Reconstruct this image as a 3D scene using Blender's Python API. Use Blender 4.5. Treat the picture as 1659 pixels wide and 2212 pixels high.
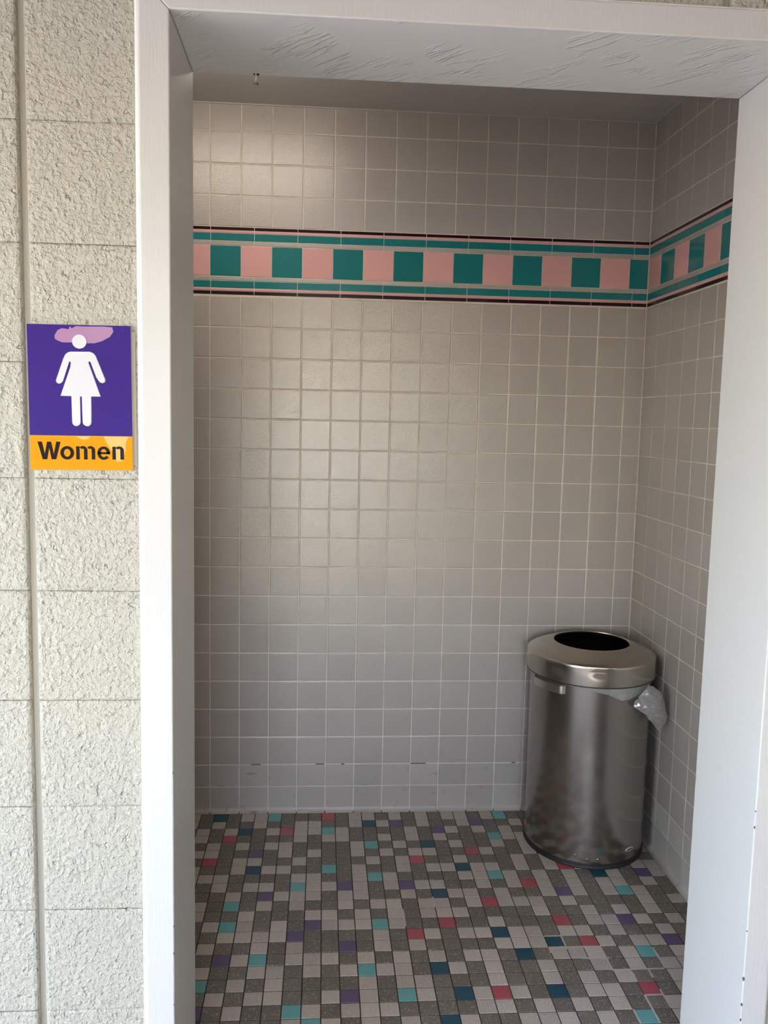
import bpy, math, random
from mathutils import Vector, Matrix, noise

# ------------------------------------------------------------------ set-up
for o in list(bpy.data.objects):
    bpy.data.objects.remove(o, do_unlink=True)
SC = bpy.context.scene
COL = SC.collection
T = 0.1095                 # pitch of the wall tiling in metres
ZF = -17.72                # finished floor, in wall-tile units below the border


def V(x, y, z):
    """wall-tile units (x along rear wall, y out of it, z above the border's lower edge) -> metres"""
    return Vector((x * T, y * T, (z - ZF) * T))


# ------------------------------------------------------------------ camera
cam = bpy.data.cameras.new('camera')
cam.sensor_fit = 'HORIZONTAL'
cam.sensor_width = 36.0
cam.lens = 37.842
cam.shift_x = 0.01049
cam.shift_y = -0.01025
cam.clip_start = 0.02
camera = bpy.data.objects.new('camera', cam)
camera.location = V(3.7593, -27.2911, -3.9585)
camera.rotation_euler = (1.467212, -0.020697, -0.064684)
COL.objects.link(camera)
SC.camera = camera

# ------------------------------------------------------------------ world, sun, exposure
world = bpy.data.worlds.new('world')
SC.world = world
world.use_nodes = True
wn = world.node_tree
wn.nodes.clear()
sky = wn.nodes.new('ShaderNodeTexSky')
sky.sky_type = 'NISHITA'
sky.sun_disc = False
sky.sun_elevation = math.radians(48)
sky.sun_rotation = math.radians(190)
sky.air_density = 1.0
sky.dust_density = 1.5
bg = wn.nodes.new('ShaderNodeBackground')
bg.inputs['Strength'].default_value = 0.80
wo = wn.nodes.new('ShaderNodeOutputWorld')
wn.links.new(sky.outputs['Color'], bg.inputs['Color'])
wn.links.new(bg.outputs['Background'], wo.inputs['Surface'])

sun = bpy.data.lights.new('sun', 'SUN')
sun.energy = 6.0
sun.angle = math.radians(1.0)
sun.color = (1.0, 0.95, 0.89)
sun_ob = bpy.data.objects.new('sun', sun)
sun_ob.rotation_euler = (math.radians(42), 0, math.radians(-10))
COL.objects.link(sun_ob)

SC.view_settings.view_transform = 'Standard'
SC.view_settings.look = 'None'
SC.view_settings.gamma = 1.0
SC.view_settings.use_curve_mapping = False
SC.view_settings.exposure = 1.83
SC.cycles.sample_clamp_indirect = 6.0
SC.cycles.caustics_reflective = False
SC.cycles.caustics_refractive = False
SC.cycles.max_bounces = 10
SC.cycles.diffuse_bounces = 6
SC.cycles.glossy_bounces = 6
SC.cycles.transparent_max_bounces = 12


# ------------------------------------------------------------------ materials
def nt(name):
    m = bpy.data.materials.new(name)
    m.use_nodes = True
    t = m.node_tree
    b = t.nodes['Principled BSDF']
    return m, t, b


def node(t, kind, **kw):
    n = t.nodes.new(kind)
    for k, v in kw.items():
        if k in n.inputs:
            n.inputs[k].default_value = v
        else:
            setattr(n, k, v)
    return n


def mix_rgb(t, fac, a, b, blend='MIX'):
    n = t.nodes.new('ShaderNodeMix')
    n.data_type = 'RGBA'
    n.blend_type = blend
    for s, val in ((0, fac), (6, a), (7, b)):
        if hasattr(val, 'is_linked'):
            t.links.new(val, n.inputs[s])
        else:
            n.inputs[s].default_value = val if s == 0 else (*val[:3], 1)
    return n.outputs[2]


def world_pos(t):
    return t.nodes.new('ShaderNodeNewGeometry').outputs['Position']


def noise_tex(t, vec, scale, detail=3, rough=0.55):
    n = node(t, 'ShaderNodeTexNoise', Scale=scale, Detail=detail, Roughness=rough)
    t.links.new(vec, n.inputs['Vector'])
    return n.outputs['Fac']


def ramp(t, fac, stops):
    r = t.nodes.new('ShaderNodeValToRGB')
    t.links.new(fac, r.inputs['Fac'])
    e = r.color_ramp.elements
    while len(e) < len(stops):
        e.new(0.5)
    for el, (p, c) in zip(e, stops):
        el.position = p
        el.color = (c, c, c, 1) if isinstance(c, (int, float)) else (*c, 1)
    return r.outputs['Color']


def bump(t, b, height, strength, dist):
    n = node(t, 'ShaderNodeBump', Strength=strength, Distance=dist)
    t.links.new(height, n.inputs['Height'])
    t.links.new(n.outputs['Normal'], b.inputs['Normal'])
    return n


def plain(name, col, rough=0.5, metal=0.0, spec=0.5):
    m, t, b = nt(name)
    b.inputs['Base Color'].default_value = (*col, 1)
    b.inputs['Roughness'].default_value = rough
    b.inputs['Metallic'].default_value = metal
    b.inputs['Specular IOR Level'].default_value = spec
    return m


def glazed(name, col, rough, vary=0.10, peel=0.25, spec=0.5, hue=0.03):
    """glazed wall tile: tone differs a little from tile to tile, faint orange peel"""
    m, t, b = nt(name)
    info = t.nodes.new('ShaderNodeObjectInfo')
    p = world_pos(t)
    f = ramp(t, info.outputs['Random'], [(0, 1 - vary), (1, 1 + vary * 0.4)])
    c = mix_rgb(t, 1.0, col, f, 'MULTIPLY')
    tint = tuple(x * y for x, y in zip(col, (1 + hue, 1 - hue * 0.3, 1 - hue)))
    n = noise_tex(t, p, 9, 2)
    c2 = mix_rgb(t, n, c, mix_rgb(t, 1.0, tint, f, 'MULTIPLY'))
    t.links.new(c2, b.inputs['Base Color'])
    b.inputs['Roughness'].default_value = rough
    b.inputs['Specular IOR Level'].default_value = spec
    bump(t, b, noise_tex(t, p, 300, 2), peel, 0.0014)
    return m


M = {}
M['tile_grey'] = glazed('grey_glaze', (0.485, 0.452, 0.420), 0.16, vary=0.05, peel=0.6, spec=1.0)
M['tile_pink'] = glazed('pink_glaze', (0.84, 0.47, 0.46), 0.14, vary=0.08, peel=0.05)
M['tile_teal'] = glazed('teal_glaze', (0.016, 0.23, 0.25), 0.10, vary=0.08, peel=0.05)
M['tile_maroon'] = glazed('maroon_glaze', (0.030, 0.004, 0.012), 0.10, vary=0.05, peel=0.05)


def grout(name, col, dirt, rough=0.85):
    m, t, b = nt(name)
    p = world_pos(t)
    n = noise_tex(t, p, 14, 4)
    t.links.new(mix_rgb(t, ramp(t, n, [(0.35, 0), (0.75, 1)]), col, dirt), b.inputs['Base Color'])
    b.inputs['Roughness'].default_value = rough
    bump(t, b, noise_tex(t, p, 300, 3), 0.4, 0.001)
    return m


M['grout_wall'] = grout('pale_wall_grout', (0.82, 0.76, 0.66), (0.66, 0.60, 0.51))
M['grout_floor'] = grout('dark_floor_grout', (0.045, 0.035, 0.032), (0.022, 0.018, 0.017))


def scuffed_tile(name, col):
    """base and cove tiles: grey glaze with black scuffs and grime"""
    m, t, b = nt(name)
    info = t.nodes.new('ShaderNodeObjectInfo')
    p = world_pos(t)
    f = ramp(t, info.outputs['Random'], [(0, 0.88), (1, 1.05)])
    c = mix_rgb(t, 1.0, col, f, 'MULTIPLY')
    mp = node(t, 'ShaderNodeMapping')
    mp.inputs['Scale'].default_value = (3.0, 3.0, 26.0)
    t.links.new(p, mp.inputs['Vector'])
    s1 = ramp(t, noise_tex(t, mp.outputs['Vector'], 3.2, 5, 0.65), [(0.63, 0), (0.76, 1)])
    s2 = ramp(t, noise_tex(t, p, 26, 4, 0.6), [(0.60, 0), (0.80, 0.6)])
    c = mix_rgb(t, s1, c, (0.11, 0.10, 0.09))
    c = mix_rgb(t, s2, c, (0.17, 0.155, 0.14))
    t.links.new(c, b.inputs['Base Color'])
    b.inputs['Roughness'].default_value = 0.38
    bump(t, b, noise_tex(t, p, 420, 2), 0.25, 0.001)
    return m


M['tile_base'] = scuffed_tile('scuffed_grey_glaze', (0.48, 0.448, 0.412))


def speckled(name, col, fleck, rough=0.5):
    """unglazed porcelain mosaic with pale mineral flecks"""
    m, t, b = nt(name)
    p = world_pos(t)
    info = t.nodes.new('ShaderNodeObjectInfo')
    f = ramp(t, info.outputs['Random'], [(0, 0.88), (1, 1.10)])
    base = mix_rgb(t, 1.0, col, f, 'MULTIPLY')
    mott = ramp(t, noise_tex(t, p, 520, 3, 0.7), [(0.32, 0.72), (0.68, 1.22)])
    base = mix_rgb(t, 1.0, base, mott, 'MULTIPLY')
    v = node(t, 'ShaderNodeTexVoronoi', Scale=240.0)
    t.links.new(p, v.inputs['Vector'])
    fl = ramp(t, v.outputs['Distance'], [(0.20, 1), (0.34, 0)])
    sel = ramp(t, v.outputs['Color'], [(0.60, 0), (0.66, 1)])
    k = mix_rgb(t, 1.0, fl, sel, 'MULTIPLY')
    base = mix_rgb(t, k, base, fleck)
    t.links.new(base, b.inputs['Base Color'])
    b.inputs['Roughness'].default_value = rough
    bump(t, b, noise_tex(t, p, 500, 3), 0.3, 0.0006)
    return m


M['L'] = speckled('light_mosaic', (0.50, 0.45, 0.405), (0.78, 0.73, 0.66))
M['D'] = speckled('dark_mosaic', (0.172, 0.155, 0.130), (0.62, 0.58, 0.52))
M['B'] = plain('navy_mosaic', (0.010, 0.066, 0.110), 0.35)
M['T'] = plain('aqua_mosaic', (0.145, 0.40, 0.40), 0.35)
M['P'] = plain('rose_mosaic', (0.40, 0.085, 0.105), 0.35)
M['V'] = plain('violet_mosaic', (0.115, 0.085, 0.175), 0.35)


def block_paint(name, col, amount=1.0):
    m, t, b = nt(name)
    p = world_pos(t)
    info = t.nodes.new('ShaderNodeObjectInfo')
    n = noise_tex(t, p, 3.0, 3)
    t.links.new(mix_rgb(t, n, col, tuple(c * 0.93 for c in col)), b.inputs['Base Color'])
    b.inputs['Roughness'].default_value = 0.42
    crust = noise_tex(t, p, 72, 5, 0.60)
    pits = ramp(t, noise_tex(t, p, 70, 2, 0.5), [(0.24, 0), (0.36, 1)])
    blobs = ramp(t, noise_tex(t, p, 150, 2, 0.5), [(0.50, 0), (0.72, 1)])
    mm = node(t, 'ShaderNodeMath', operation='MULTIPLY_ADD')
    t.links.new(pits, mm.inputs[0])
    mm.inputs[1].default_value = 0.5
    t.links.new(crust, mm.inputs[2])
    m2 = node(t, 'ShaderNodeMath', operation='MULTIPLY_ADD')
    t.links.new(blobs, m2.inputs[0])
    m2.inputs[1].default_value = 0.28
    t.links.new(mm.outputs[0], m2.inputs[2])
    bump(t, b, m2.outputs[0], 1.0 * amount, 0.0068)
    return m


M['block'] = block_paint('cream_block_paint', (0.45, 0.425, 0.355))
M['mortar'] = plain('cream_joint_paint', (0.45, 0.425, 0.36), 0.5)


def gloss_paint(name, col, ridges=0.3, rough=0.35):
    m, t, b = nt(name)
    p = world_pos(t)
    b.inputs['Base Color'].default_value = (*col, 1)
    b.inputs['Roughness'].default_value = rough
    mp = node(t, 'ShaderNodeMapping')
    mp.inputs['Scale'].default_value = (140, 140, 14)
    t.links.new(p, mp.inputs['Vector'])
    brush = noise_tex(t, mp.outputs['Vector'], 2.0, 3, 0.5)
    lump = noise_tex(t, p, 45, 3, 0.5)
    mm = node(t, 'ShaderNodeMath', operation='MULTIPLY_ADD')
    t.links.new(lump, mm.inputs[0])
    mm.inputs[1].default_value = 0.8
    t.links.new(brush, mm.inputs[2])
    bump(t, b, mm.outputs[0], ridges, 0.0014)
    return m


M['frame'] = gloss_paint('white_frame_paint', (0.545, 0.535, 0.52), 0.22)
M['caulk'] = plain('white_caulk', (0.80, 0.79, 0.77), 0.4)


def trowelled(name, col):
    """brushed-on paint with diagonal ridges, underside of the header"""
    m, t, b = nt(name)
    p = world_pos(t)
    b.inputs['Base Color'].default_value = (*col, 1)
    b.inputs['Roughness'].default_value = 0.36
    mp = node(t, 'ShaderNodeMapping')
    m0 = node(t, 'ShaderNodeMapping')
    m0.inputs['Rotation'].default_value = (0, 0, math.radians(45))
    t.links.new(p, m0.inputs['Vector'])
    mp.inputs['Scale'].default_value = (4, 24, 4)
    t.links.new(m0.outputs['Vector'], mp.inputs['Vector'])
    n = noise_tex(t, mp.outputs['Vector'], 1.6, 4, 0.5)
    rid = ramp(t, n, [(0.46, 0), (0.50, 1), (0.53, 0)])
    keep = ramp(t, noise_tex(t, p, 9, 2), [(0.48, 0), (0.62, 1)])
    r2 = mix_rgb(t, 1.0, rid, keep, 'MULTIPLY')
    bump(t, b, r2, 0.8, 0.004)
    return m


M['soffit'] = trowelled('soffit_paint', (0.66, 0.645, 0.63))
M['plaster'] = gloss_paint('ceiling_paint', (0.56, 0.53, 0.51), 0.12, 0.6)


# ------------------------------------------------------------------ mesh helpers
def new_mesh(name, verts, faces, mats=(), smooth=False, slots=None):
    me = bpy.data.meshes.new(name)
    me.from_pydata([tuple(v) for v in verts], [], faces)
    for m in mats:
        me.materials.append(m)
    if slots:
        for f, s in zip(me.polygons, slots):
            f.material_index = s
    if smooth:
        for f in me.polygons:
            f.use_smooth = True
    me.update()
    return me


def link(name, me, parent=None, loc=None, rot=None, scale=None):
    o = bpy.data.objects.new(name, me)
    COL.objects.link(o)
    if parent is not None:
        o.parent = parent
    if loc is not None:
        o.location = loc
    if rot is not None:
        o.rotation_euler = rot
    if scale is not None:
        o.scale = scale
    return o


def tag(o, label=None, category=None, group=None, kind=None):
    if label:
        o['label'] = label
    if category:
        o['category'] = category
    if group:
        o['group'] = group
    if kind:
        o['kind'] = kind
    return o


def box_mesh(name, lo, hi, mat, bev=0.0):
    """axis-aligned box in metres, optionally with chamfered edges"""
    import bmesh
    bm = bmesh.new()
    bmesh.ops.create_cube(bm, size=1.0)
    for v in bm.verts:
        v.co = Vector([lo[i] + (v.co[i] + 0.5) * (hi[i] - lo[i]) for i in range(3)])
    if bev > 0:
        bmesh.ops.bevel(bm, geom=bm.edges[:], offset=bev, segments=2, profile=0.6, affect='EDGES')
    me = bpy.data.meshes.new(name)
    bm.to_mesh(me)
    bm.free()
    me.materials.append(mat)
    return me


def tile_rings(w, h, d, bx, bz, back):
    """rings of a cushion-edged tile lying in the XZ plane, face at y=0 looking to -y"""
    prof = [(0, 0, back), (0, 0, d), (0.28, 0.28, d * 0.35), (1, 1, 0)]
    out = []
    for fx, fz, y in prof:
        x, z = w / 2 - bx * fx, h / 2 - bz * fz
        out.append([(-x, y, -z), (x, y, -z), (x, y, z), (-x, y, z)])
    return out


def tile_geo(w, h, d=0.0012, bx=0.0022, bz=0.0022, back=0.006):
    verts, faces = [], []
    rings = tile_rings(w, h, d, bx, bz, back)
    for r in rings:
        verts += r
    for k in range(len(rings) - 1):
        for i in range(4):
            j = (i + 1) % 4
            faces.append((k * 4 + i, k * 4 + j, (k + 1) * 4 + j, (k + 1) * 4 + i))
    n = len(verts)
    faces.append((n - 4, n - 3, n - 2, n - 1))
    return verts, faces


def tile_mesh(name, w, h, mat, **kw):
    v, f = tile_geo(w, h, **kw)
    return new_mesh(name, v, f, [mat])


MESH = {}


def tile_shared(w, h, mat_key, **kw):
    k = (round(w, 4), round(h, 4), mat_key, tuple(sorted(kw.items())))
    if k not in MESH:
        MESH[k] = tile_mesh('tile', w, h, M[mat_key], **kw)
    return MESH[k]


def joined(name, items, mats, parent, slots_of=None):
    """many alike pieces that are out of sight or too small to single out, as one mesh"""
    verts, faces, slots = [], [], []
    for (v, f, mtx, s) in items:
        b = len(verts)
        verts += [mtx @ Vector(c) for c in v]
        faces += [tuple(b + i for i in q) for q in f]
        slots += [s] * len(f)
    me = new_mesh(name, verts, faces, mats, slots=slots)
    o = link(name, me, parent)
    o['kind'] = 'stuff'
    return o


rnd = random.Random(7)

# ------------------------------------------------------------------ room shell
XC = 14.656          # rear / right corner
ZTOP = 6.04          # room ceiling
XL = -11.0           # far side of the lobby passage, out of view
YI = -11.80          # inner face of the entrance wall
YB = -13.93          # outer face of the entrance wall (block face)
YFR = -14.03         # front of the opening frame
YRE = -11.74         # rear of the opening frame
OL, OR_, OT = 1.315, 11.535, 2.24   # clear opening
FW = 0.47            # width of frame face
GD = 0.014           # grout lies this far behind the tile faces
ZG = -18.05          # paving outside


def slab(name, a, b, mat, label, kind='structure', bev=0.0):
    lo = [min(a[i], b[i]) for i in range(3)]
    hi = [max(a[i], b[i]) for i in range(3)]
    o = link(name, box_mesh(name, V(*lo), V(*hi), mat, bev))
    tag(o, label, None, None, kind)
    return o


wall_back = slab('wall_back', (XL - 1, GD, ZF - 1), (XC + 1.5, 1.5, ZTOP + 1), M['grout_wall'],
                 'grey tiled rear wall with a pink and teal border')
wall_right = slab('wall_right', (XC + GD, GD - 0.001, ZF - 1), (XC + 1.5, YI, ZTOP + 1), M['grout_wall'],
                  'grey tiled side wall beside the trash can')
floor = slab('floor', (XL - 1, GD, ZF - 1.4), (XC + GD, YB + 0.2, ZF - GD), M['grout_floor'],
             'speckled square mosaic floor with scattered coloured tiles')
ceiling = slab('ceiling', (XL - 1, 0.5, ZTOP), (XC + 0.5, YI - 0.5, ZTOP + 1), M['plaster'],
               'painted ceiling of the tiled entry')
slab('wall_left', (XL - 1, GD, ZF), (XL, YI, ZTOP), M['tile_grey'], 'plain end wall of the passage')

# ------------------------------------------------------------------ wall tiling
J = 0.032            # joint width
NAR = 0.019          # joint between border strips


class Wall:
    """u runs along the wall, z up; places tile objects on the rear or right wall"""

    def __init__(self, root, side):
        self.root, self.side = root, side
        self.rest = []

    def matrix(self, u, z, tilt):
        if self.side == 'back':
            loc = V(u, 0, z)
            rz = 0.0
        else:
            loc = V(XC, u, z)
            rz = math.radians(-90)
        m = Matrix.Translation(loc) @ Matrix.Rotation(rz, 4, 'Z')
        return m @ Matrix.Rotation(tilt[0], 4, 'X') @ Matrix.Rotation(tilt[1], 4, 'Z')

    def put(self, name, u0, u1, z0, z1, mat, seen=True, tilt=0.004, **kw):
        w, h = abs(u1 - u0) * T, abs(z1 - z0) * T
        t = (rnd.uniform(-tilt, tilt), rnd.uniform(-tilt, tilt))
        m = self.matrix((u0 + u1) / 2, (z0 + z1) / 2, t)
        if seen:
            o = link(name, tile_shared(w, h, mat, **kw), self.root)
            o.matrix_local = m
            return o
        v, f = tile_geo(w, h, **kw)
        self.rest.append((v, f, m, mat))

    def finish(self, name):
        if not self.rest:
            return
        keys = sorted({r[3] for r in self.rest})
        joined(name, [(v, f, m, keys.index(k)) for v, f, m, k in self.rest], [M[k] for k in keys], self.root)


ROWS_UP = [(2.205, 3.19), (3.19, 4.185), (4.185, 5.195), (5.195, ZTOP)]
ROWS_LOW = [(-k - 1, -k) for k in range(16)]
BASE = (-16.81, -16.0)
COVE = (ZF, -16.81)
STRIPS = [(2.089, 2.197, 'tile_maroon'), (2.000, 2.089, 'tile_pink'), (1.758, 2.000, 'tile_teal'), (1.612, 1.758, 'tile_grey'),
          (0.492, 0.626, 'tile_grey'), (0.252, 0.492, 'tile_teal'), (0.167, 0.252, 'tile_pink'), (0.037, 0.167, 'tile_maroon')]
SQUARE = (0.626, 1.612)


def cove_mesh(name, w, h, mat):
    """bottom tile whose foot sweeps out to the floor"""
    n = 7
    r = 0.15 * T
    prof = [(0.0, h), (0.0, r)]
    for i in range(1, n + 1):
        a = math.pi / 2 * i / n
        prof.append((-(r - r * math.cos(a)), r - r * math.sin(a) + 0.0012))
    prof.append((-r * 1.04, 0.0))
    verts, faces = [], []
    back = [(0.005, h), (0.005, 0.0)]
    full = prof + back[::-1]
    for x in (-w / 2, w / 2):
        verts += [(x, y, z) for y, z in full]
    m = len(full)
    for i in range(m):
        j = (i + 1) % m
        faces.append((i, m + i, m + j, j))
    faces.append(tuple(range(m)))
    faces.append(tuple(range(2 * m - 1, m - 1, -1)))
    return new_mesh(name, verts, faces, [mat])


def cover_wall(wall, edges_up, edges, strip_edges, seen, first_pink):
    """edges: joints along the wall; seen(u) tells whether that column is in view"""
    j = J / 2
    for (z0, z1) in ROWS_UP:
        for a, b in zip(edges_up, edges_up[1:]):
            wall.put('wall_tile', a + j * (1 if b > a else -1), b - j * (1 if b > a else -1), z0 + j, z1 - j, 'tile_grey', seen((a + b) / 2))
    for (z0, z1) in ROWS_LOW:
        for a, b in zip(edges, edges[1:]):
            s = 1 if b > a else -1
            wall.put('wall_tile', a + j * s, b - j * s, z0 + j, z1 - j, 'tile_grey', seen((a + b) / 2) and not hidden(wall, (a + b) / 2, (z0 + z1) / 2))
    for a, b in zip(edges, edges[1:]):
        s = 1 if b > a else -1
        wall.put('base_tile', a + j * s, b - j * s, BASE[0] + j, BASE[1] - j, 'tile_base', seen((a + b) / 2), tilt=0.002)
        w = abs(b - a) * T - J * T
        key = ('cove', round(w, 4))
        if key not in MESH:
            MESH[key] = cove_mesh('cove', w, (COVE[1] - COVE[0] - j) * T, M['tile_base'])
        o = link('cove_tile', MESH[key], wall.root)
        o.matrix_local = wall.matrix((a + b) / 2, COVE[0], (0, 0))
    for i, (a, b) in enumerate(zip(edges, edges[1:])):
        s = 1 if b > a else -1
        k = 'tile_pink' if (i % 2 == 0) == first_pink else 'tile_teal'
        g = NAR / 2
        wall.put('border_tile', a + g * s, b - g * s, SQUARE[0] + g, SQUARE[1] - g, k, seen((a + b) / 2), tilt=0.003, d=0.0009, bx=0.0014, bz=0.0014)
    for a, b in zip(strip_edges, strip_edges[1:]):
        s = 1 if b > a else -1
        for z0, z1, k in STRIPS:
            g = NAR / 2
            wall.put('border_strip', a + g * s, b - g * s, z0 + g * 0.8, z1 - g * 0.8, k, seen((a + b) / 2), tilt=0.002, d=0.0007, bx=0.001, bz=0.001)


def hidden(wall, u, z):
    # squarely behind the trash can
    return wall.side == 'back' and 11.6 < u < 13.8 and -16.0 < z < -12.2


wb = Wall(wall_back, 'back')
ed = [k for k in range(-11, 15)] + [XC - 0.01]
ed_up = [k * 1.0033 for k in range(-11, 15)] + [XC - 0.01]
se = [0.022 + 1.411 * m for m in range(-7, 11)] + [XC - 0.01]
cover_wall(wb, ed_up, ed, se, lambda u: u > -1.05, True)   # column -11 is pink, so column 0 is teal
wb.finish('wall_tile_field')

wr = Wall(wall_right, 'right')
er = [-0.012] + [-k for k in range(1, 12)] + [YI + 0.02]
sr = [-0.012] + [-0.87 - 1.424 * m for m in range(8)]
sr = [s for s in sr if s > YI] + [YI + 0.02]
cover_wall(wr, er, er, sr, lambda u: u > -6.0, True)
wr.finish('wall_tile_field')

# soft bead of paint where the tiling meets the ceiling
for (nm, a, b, par) in (('ceiling_bead', (XL, -0.05, ZTOP - 0.035), (XC, 0.02, ZTOP + 0.01), ceiling),
                        ('ceiling_bead', (XC - 0.05, 0, ZTOP - 0.035), (XC + 0.02, YI, ZTOP + 0.01), ceiling)):
    lo = [min(a[i], b[i]) for i in range(3)]
    hi = [max(a[i], b[i]) for i in range(3)]
    link(nm, box_mesh(nm, V(*lo), V(*hi), M['plaster'], 0.0015), par)

# ------------------------------------------------------------------ mosaic floor
FX, FY, FP = -0.2684, -0.2356, 0.4622
PAT = {
    0: (-1, 'LDBDLLTDDDPDLLDLDLDLLDLTDD'),
    1: (-1, 'LDLDDLDDLLDDLBLVDLDDLVDDL'),
    2: (0, 'LDLBDLPLLTLDDDDLDVLDLDLD'),
    3: (0, 'LDPDDDDLDLLDDLDLDLDDDTLL'),
    4: (0, 'DLDLDLLDDDDLTDLDBDLDDLDL'),
    5: (0, 'LLDDVDLDLDDLDLDLLDDPLDDL'),
    6: (0, 'DPDLLDDLDDDDLDLPDDLDDDLDLLDLLDDD'),
    7: (0, 'LDDLBLLDDTDLDDLDLLBLLDLDLPLDLDLL'),
    8: (1, 'LLDDDDLLDDLTLDDDDLLTLDLDLDBLDVL'),
    9: (1, 'DLDLLDTLLVLDLVLLDDLDLPLDLDLLDLD'),
    10: (1, 'DDLDVLLLDLLDDLDBLLDLDDLVLDLTLDD'),
    11: (1, 'LDTDLDLDDLDLLDLLDLPLLLDLDDDDLDL'),
    12: (1, 'LDDLDDDLLDLDLDLLLDDDDLDDLDLDLDD'),
    13: (1, 'DLTLDLDVLLLTLDDPDDLDDDPDLLVLDL'),
    14: (2, 'DLLLLVDDDDLDPLDLLBLLDLLDLDDLD'),
    15: (2, 'LDDLDLDDVDLDLDDDDLLLBDPLDLLV'),
    16: (2, 'DVLTDLLLDLDLDLDLLDBDLLLDLTDL'),
    17: (2, 'LDDLLDLDLTLLDBLDLDDLDDLDLDL'),
    18: (2, 'TDLDLDDDDLDLLDDDLDDLDLDLDDL'),
    19: (2, 'DLDLLDDLVLDTLDBLPLDBDLLDPD'),
    20: (2, 'VDLDDTLDLLLDDDDLLDLDLDLDDL'),
    21: (3, 'DDDDLTLDLDLDBLDDLLLDLDTDL'),
}
frnd = random.Random(21)


def floor_code(i, r):
    if r in PAT:
        s, row = PAT[r]
        if 0 <= i - s < len(row):
            return row[i - s]
    return frnd.choices('LDBTPV', (44, 44, 3, 4, 3, 2))[0]


NROW = int((abs(YB) + FY) / FP) + 1
i0, i1 = int((XL - FX) / FP), int((XC - FX) / FP) + 1
fg = 0.027
floor_rest = []
keys = 'LDBTPV'
for r in range(0, NROW):
    ya = FY - r * FP if r else -0.15
    yb = FY - (r + 1) * FP
    if yb < YB + 0.2:
        break
    for i in range(i0, i1):
        xa, xb = FX + i * FP, FX + (i + 1) * FP
        xb = min(xb, XC - 0.15)
        if xb - xa < 0.06:
            continue
        c = floor_code(i, r)
        w, h = (xb - xa - fg) * T, (ya - yb - fg) * T
        m = Matrix.Translation(V((xa + xb) / 2, (ya + yb) / 2, ZF)) @ Matrix.Rotation(math.radians(-90), 4, 'X')
        m = m @ Matrix.Rotation(frnd.uniform(-0.003, 0.003), 4, 'X') @ Matrix.Rotation(frnd.uniform(-0.003, 0.003), 4, 'Z')
        kw = dict(d=0.0006, bx=0.0008, bz=0.0008, back=0.004)
        inview = r >= 11 and r <= 21 and r in PAT and PAT[r][0] <= i < PAT[r][0] + len(PAT[r][1])
        if inview:
            o = link('floor_tile', tile_shared(w, h, c, **kw), floor)
            o.matrix_local = m
        else:
            v, f = tile_geo(w, h, **kw)
            floor_rest.append((v, f, m, keys.index(c)))
joined('floor_tile_field', floor_rest, [M[k] for k in keys], floor)

# ------------------------------------------------------------------ entrance wall of painted blocks
BP = 1.8557
BX0, BZ0 = -0.965, 0.563
wall_front = bpy.data.objects.new('wall_front', None)
COL.objects.link(wall_front)
tag(wall_front, 'cream painted concrete block wall around the doorway', None, None, 'structure')
YM = YB + 0.11
core = [((-40, YM, ZG), (OL - FW - 0.0, YI, 9.5)), ((OR_ + FW, YM, ZG), (34, YI, 9.5)), ((OL - FW, YM, OT + FW), (OR_ + FW, YI, 9.5))]
for a, b in core:
    link('wall_core', box_mesh('wall_core', V(a[0], min(a[1], b[1]), a[2]), V(b[0], max(a[1], b[1]), b[2]), M['mortar']), wall_front)


def block_mesh(w, h):
    """rough-faced block: wide rounded side edges, tight bed joints"""
    xs = [-w / 2, -w / 2 + 0.0012, -w / 2 + 0.0035, -w / 2 + 0.008]
    xs = xs + [-x for x in reversed(xs)]
    zs = [-h / 2, -h / 2 + 0.0014, -h / 2 + 0.004]
    zs = zs + [-z for z in reversed(zs)]
    dx = [0.0075, 0.0038, 0.0011, 0.0] + [0.0, 0.0011, 0.0038, 0.0075]
    dz = [0.0019, 0.0008, 0.0] + [0.0, 0.0008, 0.0019]
    v = [(x, a + b, z) for z, b in zip(zs, dz) for x, a in zip(xs, dx)]
    nx, nz = len(xs), len(zs)
    f = [(r * nx + c, r * nx + c + 1, (r + 1) * nx + c + 1, (r + 1) * nx + c) for r in range(nz - 1) for c in range(nx - 1)]
    k = len(v)
    v += [(-w / 2, 0.013, -h / 2), (w / 2, 0.013, -h / 2), (w / 2, 0.013, h / 2), (-w / 2, 0.013, h / 2)]
    f += [tuple([k, k + 1] + list(range(nx - 1, -1, -1))), tuple([k + 2, k + 3] + list(range((nz - 1) * nx, nz * nx)))]
    f += [tuple([k + 3, k] + [r * nx for r in range(nz)]), tuple([k + 1, k + 2] + [r * nx + nx - 1 for r in range(nz - 1, -1, -1)])]
    return v, f


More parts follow.
